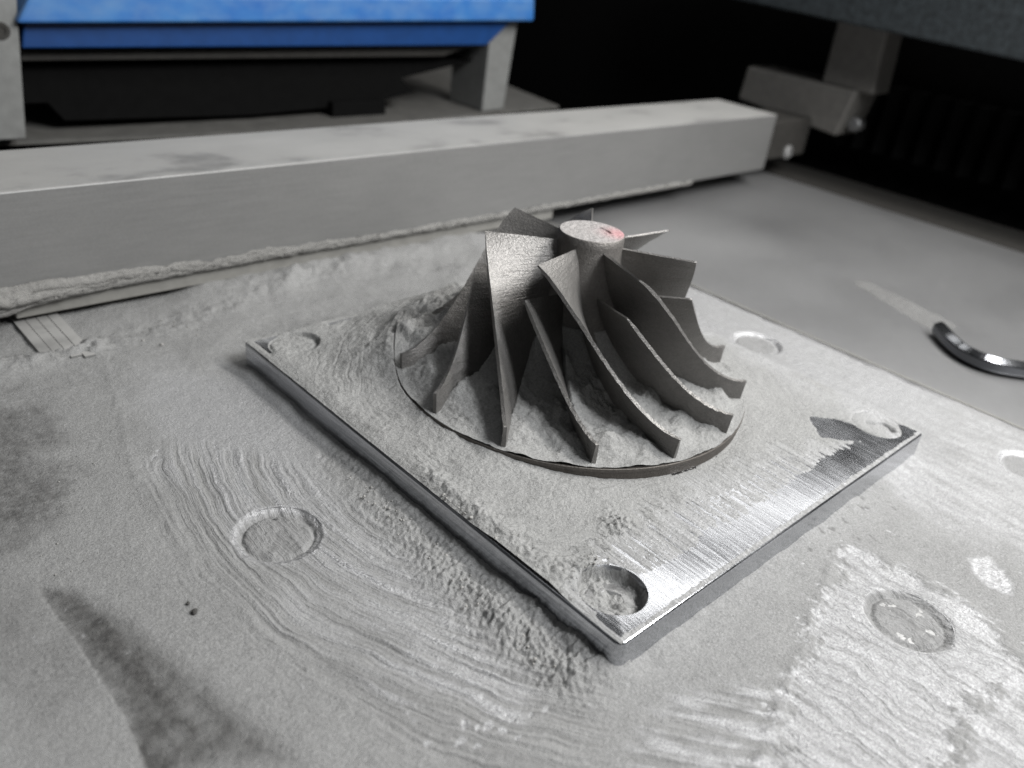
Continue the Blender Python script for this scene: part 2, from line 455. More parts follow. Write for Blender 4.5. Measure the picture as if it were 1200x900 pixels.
pl = empty('support_post', tuple(on(15, 165, 1, YP)), 'light grey post with a round hole, left of the blue cover', 'post')
po = link('post_body', bm_mesh(quadbox([(-60, 168), (31, 163), (16, -60), (-75, -60)], YP - 0.4, YP + 0.9)), M_post, pl)
h = on(1, 36, 1, YP - 0.4)
hb = lathe([(0.0, -0.02), (0.22, -0.02), (0.22, 0.02), (0.12, 0.02), (0.1, -0.015), (0, -0.015)], 24)
bmesh.ops.rotate(hb, verts=hb.verts[:], cent=(0, 0, 0), matrix=Matrix.Rotation(math.pi / 2, 3, 'X'))
bmesh.ops.translate(hb, verts=hb.verts[:], vec=tuple(h + np.array([0, -0.02, 0])))
link('screw', bm_mesh(hb), M_dim, pl)

pr = empty('support_post', tuple(on(578, 130, 1, YP)), 'light grey leg under the right end of the blue cover', 'post')
link('post_body', bm_mesh(quadbox([(565, 131), (590, 128), (608, 18), (577, 18)], YP, YP + 2.2)), M_post, pr)

bl = empty('blue_cover', tuple(on(300, 55, 1, YP)), 'blue plastic cover with a scuffed overhanging lip behind the bar', 'cover')
link('top_lip', bm_mesh(quadbox([(20, 28), (626, 25), (627, -2), (36, -8)], YP - 0.7, YP + 6, 0.09)), M_lip, bl)
link('front_panel', bm_mesh(quadbox([(26, 57), (571, 53), (600, 25), (28, 24)], YP - 0.25, YP + 5, 0.05)), M_blue, bl)

bc = empty('dark_carriage', tuple(on(250, 135, 1, YP + 1)), 'black carriage body with sloping corner under the blue cover', 'machine part')
YC = YP + 0.9
out = [on(u, v, 1, YC) for u, v in [(20, 74), (20, 122), (56, 121), (76, 142), (300, 135), (440, 121), (486, 107), (470, 92), (560, 70)]]
link('body', bm_mesh(prism([(q[0], q[2]) for q in out], 1, YC, YC + 8, 0.03)), M_black, bc)
out = [on(u, v, 1, YC - 0.3) for u, v in [(390, 150), (452, 148), (452, 118), (390, 120)]]
link('foot', bm_mesh(prism([(q[0], q[2]) for q in out], 1, YC - 0.3, YC + 2, 0.03)), M_black, bc)
link('rail', bm_mesh(quadbox([(24, 72), (520, 66), (560, 52), (26, 56)], YC - 0.6, YC + 3)), M_dim, bc)

# ------------------------------------------------------------------ right side: bracket, beam, bellows
XB = 29.0
br = empty('bracket', (XB, 14, 1.4), 'grey cast bracket with upright arm beyond the end of the bar', 'bracket')
f = [on(u, v, 0, XB) for u, v in [(864, 116), (978, 160), (1004, 107), (876, 77)]]
b = [q + np.array([2.2, 0, 0]) for q in f]
link('block', bm_mesh(hexa([f[1], b[1], b[0], f[0], f[2], b[2], b[3], f[3]], 0.12, 3)), M_bracket, br)
f = [on(u, v, 0, XB + 0.25) for u, v in [(962, 97), (1022, 112), (1044, 20), (985, 10)]]
b = [q + np.array([1.6, 0, 0]) for q in f]
link('arm', bm_mesh(hexa([f[1], b[1], b[0], f[0], f[2], b[2], b[3], f[3]], 0.12, 3)), M_bracket, br)
p = on(1000, 146, 0, XB + 0.6)
bo = lathe([(0.0, -0.5), (0.3, -0.5), (0.32, 0.0), (0.24, 0.12), (0, 0.14)], 24)
bmesh.ops.rotate(bo, verts=bo.verts[:], cent=(0, 0, 0), matrix=Matrix.Rotation(-math.pi / 2, 3, 'Y'))
bmesh.ops.translate(bo, verts=bo.verts[:], vec=tuple(p))
link('bolt', bm_mesh(bo, smooth=False), M_screw, br)

f0, f1 = on(845, -4, 0, 27), on(1230, 85, 0, 27)
sb = link('side_beam', bm_mesh(hexa([(27, f0[1], f0[2]), (27, f1[1] - 25, f1[2] - 0.6), (31, f1[1] - 25, f1[2] - 0.6), (31, f0[1], f0[2]),
                                     (27, f0[1], 9.5), (27, f1[1] - 25, 9.5), (31, f1[1] - 25, 9.5), (31, f0[1], 9.5)], 0.1)), M_beam)
tag(sb, 'dark blue-grey flecked beam over the right side of the table', 'beam')
be = empty('bellows', (32, 9, 1), 'black ribbed bellows in the dark under the beam', 'bellows')
for k in range(14):
    y = 14.0 - k * 0.95
    link('fold', bm_mesh(prism([(31.9, y - 0.36), (31.3, y), (31.9, y + 0.36), (32.9, y + 0.3), (32.9, y - 0.3)], 2, 0.6, 3.4, 0.02)), M_black, be)

# ------------------------------------------------------------------ build plate
HOLES = [(0.70, 0.76), (SX - 0.66, 0.72), (0.74, SY - 0.72), (SX - 0.68, SY - 0.72)]
HR = 0.50
def plate_mesh():
    def ring(ins, z):
        r = max(0.16 - ins, 0.05); out = []
        for cx_, cy_, a0 in ((SX - r - ins, r + ins, -90), (SX - r - ins, SY - r - ins, 0), (r + ins, SY - r - ins, 90), (r + ins, r + ins, 180)):
            for k in range(7):
                a = math.radians(a0 + 15 * k); out.append(bm.verts.new((cx_ + r * math.cos(a), cy_ + r * math.sin(a), z)))
        return out
    bm = bmesh.new()
    prof = [(0.0, ZT + 0.002), (0.0, -0.075)]
    for k in range(1, 6):                                   # small rounded arris
        a = math.radians(90 * k / 6); prof.append((0.055 * (1 - math.cos(a)), -0.075 + 0.055 * math.sin(a)))
    prof += [(0.11, -0.0125), (0.20, -0.006), (0.32, -0.002), (0.46, 0.0)]   # hand-ground roll-off
    L = [ring(*p) for p in prof]; n = len(L[0])
    bm.faces.new(L[0][::-1]); bm.faces.new(L[-1])
    for a, b in zip(L[:-1], L[1:]):
        for k in range(n): bm.faces.new((a[k], a[(k + 1) % n], b[(k + 1) % n], b[k]))
    me = boolean_cut(bm_mesh(bm, smooth=True), [cyl_mesh(x, y, HR, -0.42, 0.5) for x, y in HOLES])
    for p in me.polygons: p.use_smooth = True
    me.set_sharp_from_angle(angle=math.radians(40))
    return me
plate = link('build_plate', plate_mesh(), M_plate)
tag(plate, 'thick square steel build plate carrying the impeller, with screw holes in its corners', 'plate')
for i, (x, y) in enumerate(HOLES):
    o = link('bolt', sc_me if i else screw_mesh(0.40, 0.2, 0.2, 0.12), M_screw, plate)
    o.location = (x, y, -0.22 if i == 0 else -0.075); o.rotation_euler = (0, 0, 0.7 * i)
    if i: o.scale = (0.86, 0.86, 0.9)

# ------------------------------------------------------------------ impeller
imp = empty('impeller', (CX, CY, 0), 'dark grey printed metal compressor impeller with curved blades standing on the plate', 'impeller')
R_DISC, Z_DISC, R_HUB, Z_HUB, Z_LE = 3.469, 0.25, 0.611, 3.104, 2.951
N_S, M_S, Z_TE, R_TE, TH0, TA, TB, TC = 1.045, 1.095, 0.673, 3.392, -113.22, 121.154, -79.222, 18.58
R_IND = 1.955
def shroud(s):
    f = s * np.pi / 2
    return R_TE - (R_TE - R_IND) * np.cos(f) ** N_S, Z_LE - (Z_LE - Z_TE) * np.sin(f) ** M_S
def hubc(s):
    f = s * np.pi / 2
    return R_TE + 0.02 - (R_TE + 0.02 - R_HUB) * np.cos(f) ** 0.92, Z_LE - (Z_LE - Z_DISC) * np.sin(f) ** 1.03
def theta(s): return np.radians(TH0 + TA * s + TB * s ** 2 + TC * s ** 3)

def blade_mesh(s0, seed):
    ns, nu, th = 90, 34, 0.034
    s = np.linspace(s0, 1, ns)[:, None]; u = np.linspace(0, 1, nu)[None, :]
    rs, zs = shroud(s); rh, zh = hubc(s)
    if s0 == 0: rh = rh + 0 * s
    rh = rh - 0.05; zh = zh - 0.05
    r = rh + (rs - rh) * u; z = zh + (zs - zh) * u
    t = theta(s) + 0 * u
    P = np.stack([r * np.cos(t), r * np.sin(t), z], -1)
    du = np.gradient(P, axis=1); ds = np.gradient(P, axis=0)
    n = np.cross(ds, du); n /= np.linalg.norm(n, axis=-1, keepdims=True)
    wob = 0.004 * fbm(P[..., 2] * 9 + seed, P[..., 0] * 9, 3, seed)[..., None]
    thick = (th * (1.25 - 0.35 * u) * (0.5 + 0.5 * sst(s0, s0 + 0.07, s)))[..., None]
    A = P + n * (thick + wob); B = P - n * (thick - wob)
    # ragged printed outer edge
    e = 0.010 * fbm(np.linspace(0, 26, ns), np.full(ns, seed * 1.7), 3, seed)
    A[:, -1, 2] += e; B[:, -1, 2] += e
    V = np.concatenate([A.reshape(-1, 3), B.reshape(-1, 3)])
    F = [grid_faces(ns, nu)]
    F.append(grid_faces(ns, nu)[:, ::-1] + ns * nu)
    ia = np.arange(ns * nu).reshape(ns, nu); ib = ia + ns * nu
    def strip(a, b): return np.stack([a[:-1], b[:-1], b[1:], a[1:]], -1)
    F.append(strip(ia[:, -1], ib[:, -1])[:, ::-1]); F.append(strip(ia[:, 0], ib[:, 0]))
    F.append(strip(ia[0], ib[0])[:, ::-1]); F.append(strip(ia[-1], ib[-1]))
    me = np_mesh('blade', V, np.concatenate(F))
    # hard rims
    at = me.attributes.new('sharp_edge', 'BOOLEAN', 'EDGE')
    rim = set()
    for arr in (ia[:, -1], ib[:, -1], ia[0], ib[0], ia[-1], ib[-1], ia[:, 0], ib[:, 0]):
        for a, b in zip(arr[:-1], arr[1:]): rim.add((min(a, b), max(a, b)))
    ev = np.zeros(len(me.edges) * 2, np.int32); me.edges.foreach_get('vertices', ev); ev = ev.reshape(-1, 2)
    at.data.foreach_set('value', np.array([(min(a, b), max(a, b)) in rim for a, b in ev.tolist()], bool))
    return me

main_me = blade_mesh(0.0, 1); split_me = blade_mesh(0.206, 4)
mb = link('main_blade', main_me, M_imp, imp); sbl = link('splitter_blade', split_me, M_imp, imp)
for o in (mb, sbl): o.matrix_parent_inverse = Matrix.Identity(4)
sbl.rotation_euler = (0, 0, math.radians(180 / 7 + 0.26))
for k in range(1, 7):
    for src in (mb, sbl):
        c = src.copy(); COL.objects.link(c); c.parent = imp
        c.rotation_euler = (0, 0, src.rotation_euler[2] + k * 2 * math.pi / 7)

# hub: cylinder that flares into the disc
s = np.linspace(0, 1, 60); rh, zh = hubc(s)
prof = [(R_HUB, Z_HUB - 0.02), (R_HUB, Z_LE)] + list(zip(rh[1:], zh[1:]))
prof = prof[::-1] + [(R_HUB - 0.02, Z_HUB)]
hub = link('hub', bm_mesh(lathe(prof, 120), smooth=True), M_hub, imp); hub.matrix_parent_inverse = Matrix.Identity(4)
# hub top with a shallow crescent groove and a red laser glow painted into its colour
nr, na = 60, 200
rr = np.linspace(0, R_HUB - 0.02, nr)[None, :]; aa = np.linspace(0, 2 * np.pi, na, endpoint=False)[:, None]
X = rr * np.cos(aa); Y = rr * np.sin(aa)
Zt = Z_HUB + 0.012 * fbm(X * 9, Y * 9, 4, 3) * (rr < 0.57)
cr = [(0.30 * math.cos(a), 0.30 * math.sin(a)) for a in np.radians(np.arange(-45, 70, 10))]
cr = [on(u, v, 2, Z_HUB)[:2] - np.array([CX, CY]) for u, v in [(693, 266), (703, 266.5), (711, 269.5), (716, 273.5)]]
Zt = Zt - 0.10 * np.exp(-(dline(X, Y, [tuple(c) for c in cr]) / 0.022) ** 2)
c2 = [on(u, v, 2, Z_HUB)[:2] - np.array([CX, CY]) for u, v in [(671, 266), (676, 264), (684, 264)]]
Zt = Zt - 0.05 * np.exp(-(dline(X, Y, [tuple(c) for c in c2]) / 0.02) ** 2)
V = np.stack([X, Y, Zt], -1).reshape(-1, 3)
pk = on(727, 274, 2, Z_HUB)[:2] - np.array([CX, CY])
laser_glow = np.exp(-(((V[:, 0] - pk[0]) ** 2 + (V[:, 1] - pk[1]) ** 2) / 0.30 ** 2))
me = np_mesh('hub_top', V, grid_faces(na, nr, wrap=True), {'laser_tint': laser_glow, 'metal': laser_glow * 0, 'dark': laser_glow * 0})
nt = NT('powdered_hub_top')
g = nt.noise(42, 3, 0.7)
c = nt.ramp(g, [(0.3, (0.17, 0.16, 0.158)), (0.5, (0.29, 0.277, 0.27)), (0.75, (0.42, 0.40, 0.39))])
c = nt.mix(nt.math('MULTIPLY', nt.attr('laser_tint'), 0.5), c, (0.55, 0.19, 0.21))
nt.set(color=c, rough=0.7, spec=0.3); nt.bump(g, 0.6, 0.015)
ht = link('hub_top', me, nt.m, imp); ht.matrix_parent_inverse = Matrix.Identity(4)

nt = mat_sinter('porous_disc_rim', (0.12, 0.11, 0.10), 0.55, 0.1)
dprof = [(0, 0.012), (R_DISC - 0.03, 0.012), (R_DISC - 0.025, 0.05), (R_DISC - 0.015, 0.14), (R_DISC, 0.19), (R_DISC, Z_DISC - 0.01), (R_DISC - 0.01, Z_DISC), (0, Z_DISC)]
bm = lathe(dprof, 240)
bd = link('back_disc', bm_mesh(bm, smooth=False), nt, imp); bd.matrix_parent_inverse = Matrix.Identity(4)

# powder lying between the blades
def impeller_powder():
    na, nr = 620, 210
    a = np.linspace(0, 2 * np.pi, na, endpoint=False)[:, None]; r = np.linspace(0.66, R_DISC - 0.012, nr)[None, :]
    # blade phase at this radius: use the hub line angle
    ss = np.linspace(0, 1, 400); rhs, zhs = hubc(ss); th = np.interp(r[0], rhs, theta(ss))[None, :]
    hz = np.interp(r[0], rhs, zhs)[None, :]
    ph = ((a - th) / (np.pi / 7)) % 1.0
    x = r * np.cos(a); y = r * np.sin(a)
    t = np.clip((R_DISC - r) / (R_DISC - 0.66), 0, 1)
    cell = np.floor((a - th) / (np.pi / 7)) % 14
    amp = np.take(np.array([1.0, .8, 1.1, .9, .85, 1.05, .95, 1.1, .8, 1., .9, 1.05, .85, 1.0]), cell.astype(int))
    pile = 1.22 * t ** 1.5 * (0.80 + 0.42 * np.exp(-ph * 4.0) + 0.15 * np.exp(-(1 - ph) * 6))
    lump = fbm(x * 1.7, y * 1.7, 5, 21)
    z = Z_DISC + 0.012 + pile * (0.9 + 0.1 * amp) + (0.05 + 0.16 * t) * lump * sst(0, 0.1, t) + 0.018 * fbm(x * 9, y * 9, 3, 5) * sst(0, 0.05, t)
    ad = np.degrees(a); lf = np.exp(-(np.maximum(np.abs(ad - 112) - 24, 0) / 13) ** 2)
    z += 0.50 * lf * sst(1.5, 2.7, r) * (0.95 + 0.2 * lump)
    lw = np.exp(-((ad - 172) / 16) ** 2); z += 0.16 * lw * np.exp(-((r - 2.75) / 0.4) ** 2)
    z = np.maximum(z, hz + 0.03 + 0.05 * lump) * (r > 1.0) + z * (r <= 1.0)
    # a low crest along the rim where the powder was brushed off
    z += 0.10 * np.exp(-((r - 2.9 - 0.12 * gn(a * 5, a * 0, 3)) / 0.16) ** 2) * (0.5 + gn(x * 1.3, y * 1.3, 8))
    z = np.maximum(np.maximum(z, Z_DISC + 0.006), hz + 0.015 - 0.5 * sst(1.25, 0.85, r))
    V = np.stack([x + CX, y + CY, z], -1).reshape(-1, 3); z0 = np.zeros(len(V))
    o = link('impeller_powder', np_mesh('impeller_powder', V, grid_faces(na, nr, wrap=True), {'metal': z0, 'dark': z0}), M_powder)
    tag(o, 'loose grey powder heaped between the impeller blades', 'powder', None, 'stuff')
impeller_powder()

# ------------------------------------------------------------------ powder on the plate
def plate_powder():
    nx, ny = 520, 560
    x = np.linspace(0.03, SX - 0.03, nx)[:, None] + np.zeros((1, ny)); y = np.linspace(0.03, SY - 0.03, ny)[None, :] + np.zeros((nx, 1))
    rad = np.hypot(x - CX, y - CY); ang = np.arctan2(CY - y, CX - x)
    n1 = fbm(x * 1.1, y * 1.1, 5, 31); n2 = fbm(x * 4, y * 4, 4, 33); n3 = fbm(x * 13, y * 13, 3, 35)
    n4 = gn(x * 24, y * 24, 37)
    h = 0.022 + 0.010 * n1 + 0.005 * n2 + 0.004 * n3 + 0.0035 * n4
    back = sst(-0.4, 0.8, ((x - CX) * -0.80 + (y - CY) * 0.6) / np.maximum(rad, 0.1))      # left and back of the disc
    right = sst(0.3, 0.9, (x - CX) / np.maximum(rad, 0.1))
    near = np.exp(-np.maximum(rad - R_DISC, 0) / 0.45)
    dg = (np.degrees(ang) + 180) % 360
    lft = np.exp(-(np.maximum(np.abs(dg - 112) - 26, 0) / 16) ** 2)
    wid = np.exp(-np.maximum(rad - R_DISC - 0.15, 0) / 0.75)
    h += near * (0.02 + 0.15 * back + 0.13 * right) * (0.95 + 0.06 * n2) + 0.52 * lft * wid * (0.95 + 0.10 * n1 + 0.04 * n2)
    h += 0.03 * back * np.exp(-np.maximum(rad - R_DISC, 0) / 1.5) * (1 + n1)
    # brushed rings round the disc
    wr = rad + 0.10 * n1
    gro = gn(wr * 9.0, ang * 2.6, 41) + 0.6 * gn(wr * 19, ang * 4, 43)
    zone = sst(0.3, 0.7, fbm(x * 0.5, y * 0.5, 3, 51) * 0.7 + 0.55) * sst(3.6, 4.1, rad) * (0.35 + 0.65 * sst(3.5, 1.5, x))
    h += (0.006 * gro - 0.016 * np.exp(-(gn(wr * 4.2, ang * 2.2, 45) / 0.07) ** 2)) * zone
    # rough clods on the left side
    rough = sst(4.8, 2.0, x) * sst(0.0, 0.6, n1 + 0.35)
    h += rough * 0.010 * np.maximum(fbm(x * 9, y * 9, 4, 61), -0.4)
    # spill near the front corner
    sp = [tuple(on(u, v, 2, 0)[:2]) for u, v in [(500, 560), (560, 610), (620, 655), (655, 675), (690, 670)]]
    h += 0.07 * np.exp(-(dline(x, y, sp) / 0.26) ** 2) * (0.8 + 0.5 * n2 + 0.4 * n3)
    mound = on(722, 617, 2, 0)
    h += 0.07 * np.exp(-((x - mound[0]) ** 2 + (y - mound[1]) ** 2) / 0.22 ** 2) * (1 + n3)
    # bare brushed area along the front right edge
    bare = [tuple(on(u, v, 2, 0)[:2]) for u, v in [(665, 700), (700, 650), (745, 625), (800, 580), (850, 552), (905, 535), (950, 520), (985, 515), (1040, 500), (1120, 500), (1000, 640), (730, 800), (600, 720)]]
    sd = sdpoly(x, y, bare)
    stk = gn(x * 11, y * 0.9, 71) + 0.5 * gn(x * 24, y * 1.6, 73)
    b = sst(0.30, -0.35, sd + 0.16 * stk + 0.22 * n2 + 0.3 * n1)
    stf = gn(x * 21, y * 1.3, 75) + 0.6 * gn(x * 40, y * 2.2, 77)
    edge_ = sst(0.75, 0.40, y + 0.12 * n1)
    metal = b * np.clip(0.60 + 0.6 * stf + 0.25 * stk + 0.2 * n3, 0, 1) * 0.85
    h = h * (1 - b) + b * (0.004 + 0.012 * stk + 0.005 * n3 + 0.006 * stf - 0.04 * edge_)
    h = np.where(b < 0.2, np.maximum(h, 0.004), h)
    # other bare places: dark sliver by the right hole, left corner, back edge
    for px, w in (([(945, 487), (985, 492), (1015, 505), (1052, 516), (1030, 519), (990, 516), (962, 514)], 0.05),
                  ([(370, 381), (400, 370), (440, 363), (425, 372), (390, 384)], 0.05),
                  ([(286, 398), (330, 384), (350, 380), (322, 398), (318, 418)], 0.06)):
        pp = [tuple(on(u, v, 2, 0)[:2]) for u, v in px]
        bb = sst(w, -w, sdpoly(x, y, pp) + 0.05 * n2)
        h = h * (1 - bb) - 0.014 * bb
    be_ = [tuple(on(u, v, 2, 0)[:2]) for u, v in [(840, 385), (900, 412), (1000, 462), (1085, 505)]]
    bb = np.exp(-(dline(x, y, be_) / 0.9) ** 2) * sst(-0.9, 0.4, n1 + 0.4 * stk)
    h -= 0.020 * bb; metal = np.maximum(metal, 0.75 * bb)
    # fade to the edges
    ed = np.minimum(np.minimum(x, SX - x), np.minimum(y, SY - y))
    spill = np.exp(-(dline(x, y, [tuple(on(u, v, 2, 0)[:2]) for u, v in [(575, 640), (640, 685)]]) / 0.3) ** 2)
    h = h * sst(-0.02, 0.30, ed + 0.02 * n2) - 0.014 * sst(0.10, 0.04, ed + 0.02 * n2) * (1 - spill) + 0.05 * spill * sst(0.3, 0.02, x)
    # holes
    for i, (hx, hy) in enumerate(HOLES):
        dr = np.hypot(x - hx, y - hy); e = HR + 0.02 * n2
        inn = sst(e + 0.015, e - 0.035, dr)
        if i == 0:
            fill = -0.215 + 0.05 * n2 + 0.04 * n1 + 0.03 * n3
            h = h * (1 - inn) + inn * fill
            metal = metal * (1 - inn)
        elif i == 1:
            crk = [tuple(on(u, v, 2, 0)[:2]) for u, v in [(1018, 495), (1035, 496), (1044, 502), (1046, 505)]]
            fill = 0.010 + 0.012 * n2 - 0.14 * np.exp(-(dline(x, y, crk) / 0.045) ** 2) - 0.04 * np.exp(-((dr - HR) / 0.03) ** 2)
            h = h * (1 - inn) + inn * fill
        else:
            fill = 0.006 + 0.02 * n2 + 0.012 * n3 - 0.05 * np.exp(-((dr - HR + 0.02) / 0.035) ** 2)
            h = h * (1 - inn) + inn * fill
    keep = (rad > R_DISC - 0.25).ravel()
    h -= 0.035 * np.exp(-((rad - R_DISC) / 0.16) ** 2) * sst(0.2, -0.3, (x - CX) * -0.55 + (y - CY) * 0.8)
    h = np.where((rad < 4.2) & (rad > R_DISC), np.maximum(h, 0.004), h)
    h = np.where(rad < R_DISC + 0.01, np.minimum(h, Z_DISC - 0.02), h)
    V = np.stack([x, y, h], -1).reshape(-1, 3)
    F = grid_faces(nx, ny, keep)
    wz = np.maximum(b, zone * 0.6 * (1 - b)); ac = np.where(b > 0.15, x, wr); al = np.where(b > 0.15, y * 0.06, ang * 0.25)
    at = {'across': ac.ravel(), 'along': al.ravel(), 'wiped': np.clip(wz, 0, 1).ravel(), 'metal': metal.ravel(), 'dark': np.clip(sst(0.2, 0.7, n2 - 0.1) * 0.25 * rough, 0, 1).ravel()}
    V, F, at = compact(V, F, at)
    o = link('plate_powder', np_mesh('plate_powder', V, F, at), M_powder)
    tag(o, 'grey powder film and clods brushed over the top of the plate', 'powder', None, 'stuff')
plate_powder()

# ------------------------------------------------------------------ powder on the table
def table_powder():
    na, nr = 1180, 820
    a = np.radians(np.linspace(-14, 104, na))[:, None]
    r = 4.6 * (42 / 4.6) ** np.linspace(0, 1, nr)[None, :]
    x = CAM_P[0] + r * np.cos(a); y = CAM_P[1] + r * np.sin(a)
    n0 = fbm(x * 0.35, y * 0.35, 4, 101); n1 = fbm(x * 1.1, y * 1.1, 5, 103); n2 = fbm(x * 4, y * 4, 4, 105); n3 = fbm(x * 13, y * 13, 2, 107)
    h = 0.030 + 0.008 * n0 + 0.006 * n1 + 0.004 * n2 + 0.003 * n3
    metal = np.zeros_like(x); dark = np.zeros_like(x)
    # swirl left by the brush, rings round a point under the impeller
    ccx, ccy = 4.9, 5.1
    rad = np.hypot((x - ccx) * 1.03, (y - ccy) * 0.97) + 0.10 * n0 + 0.05 * n1; arc = np.arctan2(ccy - y, ccx - x) * 8
    gro = gn(rad * 6.5, arc * 0.30, 111) + 0.7 * gn(rad * 13, arc * 0.5, 113)
    sw = T([(190, 520), (330, 530), (420, 600), (520, 690), (600, 770), (720, 820), (700, 900), (560, 930), (440, 860), (330, 770), (240, 680), (180, 590)])
    z1 = sst(0.35, -0.5, sdpoly(x, y, sw) + 0.25 * n1)
    h += z1 * (0.011 * gro - 0.030 * np.exp(-(gn(rad * 5.5, arc * 0.2, 117) / 0.20) ** 2) * sst(-0.5, 0.3, gn(rad * 1.7, arc * 0.4, 118)) - 0.016 * np.exp(-(gn(rad * 9, arc * 0.3, 119) / 0.25) ** 2))
    across = rad.copy(); along = arc * 0.05; wiped = z1.copy()
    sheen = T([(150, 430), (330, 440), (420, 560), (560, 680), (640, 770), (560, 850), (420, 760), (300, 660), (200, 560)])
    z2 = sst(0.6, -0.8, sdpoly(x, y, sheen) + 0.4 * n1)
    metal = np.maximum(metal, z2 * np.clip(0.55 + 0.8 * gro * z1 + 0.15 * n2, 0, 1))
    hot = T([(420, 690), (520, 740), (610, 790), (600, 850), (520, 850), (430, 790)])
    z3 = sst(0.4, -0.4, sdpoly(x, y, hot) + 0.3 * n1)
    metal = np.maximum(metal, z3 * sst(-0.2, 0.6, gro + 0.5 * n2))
    for (u, v, rr_) in ((545, 850, .07), (560, 854, .05), (572, 851, .09), (588, 857, .06), (540, 870, .07), (600, 846, .04), (622, 838, .04), (560, 874, .05), (606, 866, .04), (640, 832, .05), (500, 872, .05), (380, 545, .05), (375, 540, .04), (182, 537, .06), (190, 540, .05), (186, 530, .04)):
        q = on(u, v, 2, ZT); e_ = np.exp(-((x - q[0]) ** 2 + ((y - q[1]) * 1.3) ** 2) / rr_ ** 2 * (1 + 0.8 * n3))
        metal = np.maximum(metal, sst(0.25, 0.6, e_)); h -= 0.02 * e_
    fs = T([(740, 880), (790, 820), (870, 800), (925, 830), (930, 920), (740, 940)])
    z4 = sst(0.25, -0.3, sdpoly(x, y, fs) + 0.2 * n1)
    g4 = gn((y * 0.62 + x * 0.78) * 5.5, (x * 0.62 - y * 0.78) * 0.9, 121) + 0.5 * gn((y * .62 + x * .78) * 13, (x * .62 - y * .78) * 1.5, 123)
    metal = np.maximum(metal, z4 * sst(-0.35, 0.5, g4 + 0.3 * n2) * 0.9); h += z4 * 0.012 * g4
    m4 = z4 > 0.3; wiped = np.where(m4, sst(0.3, 0.7, z4), wiped * sst(0.3, 0.0, z4)); across = np.where(m4, y * .62 + x * .78, across); along = np.where(m4, (x * .62 - y * .78) * 0.1, along)
    # large bright scraped patch
    h = np.maximum(h, 0.006)
    bp = T([(990, 650), (1060, 668), (1130, 715), (1175, 755), (1195, 775), (1130, 835), (1070, 925), (890, 930), (925, 830), (955, 745)])
    sd = np.minimum(sdpoly(x, y, bp), sdpoly(x, y, T([(1150, 850), (1195, 790), (1280, 760), (1320, 960), (1110, 960)])))
    stk = gn(x * 8, y * 1.0, 131) + 0.6 * gn(x * 19, y * 2.2, 133) + 0.5 * n3
    nf = gn(x * 22, y * 9, 137)
    z5 = sst(0.30, 0.75, sst(0.42, -0.30, sd + 0.14 * n2 + 0.22 * n1) + 0.12 * n3 + 0.22 * nf + 0.30 * stk)
    h = h * (1 - z5) + z5 * (0.010 + 0.006 * stk)
    fl = gn((x + 0.3 * y) * 13, y * 3.2, 135) + 0.8 * n3
    metal = np.maximum(metal, z5 * np.clip(0.80 + 0.25 * stk - 0.45 * sst(0.35, 0.9, fl), 0, 1))
    zz = sst(0.3, -0.2, sd); wiped = np.maximum(wiped * (1 - zz) * (1 - np.exp(-((sd - 0.26) / 0.15) ** 2)), zz); across = across * (1 - (zz > 0.02)) + (zz > 0.02) * (x + 0.15 * n1); along = np.where(zz > 0.02, y * 0.10, along)
    lip = np.exp(-((sd - 0.12) / 0.10) ** 2); h += 0.018 * lip * (1 + n2)
    ov = T([(1135, 655), (1160, 655), (1183, 680), (1186, 700), (1160, 690), (1140, 672)])
    z6 = sst(0.06, -0.06, sdpoly(x, y, ov) + 0.04 * n2)
    h = h * (1 - z6) + z6 * (0.012 + 0.008 * n3); metal = np.maximum(metal, z6 * np.clip(0.8 + 0.9 * n3, 0, 1))
    # burnished film right of the plate
    rf = T([(1010, 540), (1090, 510), (1130, 470), (1260, 500), (1260, 680), (1180, 640), (1080, 610)])
    z7 = sst(0.6, -0.6, sdpoly(x, y, rf) + 0.3 * n1)
    g7 = gn(x * 5, y * 1.2, 141) + 0.6 * n3
    metal = np.maximum(metal, z7 * np.clip(0.42 + 0.35 * g7, 0, 0.9)); h -= z7 * 0.010
    pits = sst(0.55, 0.8, fbm(x * 7, y * 3, 3, 145)); bcd = np.exp(-(dline(x, y, T([(960, 640), (1080, 540)])) / 0.8) ** 2)
    dark = np.maximum(dark, pits * bcd * 0.6); h -= pits * bcd * 0.015
    # table back right: thin polished film and bare steel
    bk = sst(-0.5, 2.5, x - 8.8 + 0.6 * n1) * sst(-1.5, 1.0, y - 0.2)
    h -= bk * (0.014 + 0.006 * gn(x * 1.5, y * 5, 151)); metal = np.maximum(metal, bk * np.clip(0.55 + 0.25 * gn(x * 6, y * 0.7, 153), 0, 1))
    h = np.where(x > SEAM - 0.06, -0.06 + 0 * h, h - 0.04 * sst(SEAM - 0.3, SEAM - 0.06, x))
    # streak of powder pushed up in front of the hex key, and dust at the back of the side table
    ks = [tuple(on(u, v, 2, ZT)[:2]) for u, v in [(1016, 334), (1050, 352), (1095, 377)]]
    dk = dline(x, y, ks); tk = np.clip((ks[0][1] - y) / (ks[0][1] - ks[2][1] + 1e-6), 0, 1); st_ = np.exp(-(dk / (0.42 + 0.14 * tk)) ** 2) * (0.80 + 0.22 * tk + 0.18 * n1 + 0.10 * n2)
    cl = 0 * sst(0.05, 0.5, n1 + 0.5 * sst(17, 13.5, x) * sst(2, 8, y)) * sst(SEAM + 0.1, SEAM + 0.6, x)
    h = np.where(x > SEAM - 0.02, -0.03 + 0.048 * st_ + 0.012 * gn(x * 26, y * 16, 171) + 0.008 * n3 + 0.022 * cl, h)
    metal = np.where(x > SEAM, 0.0, metal)
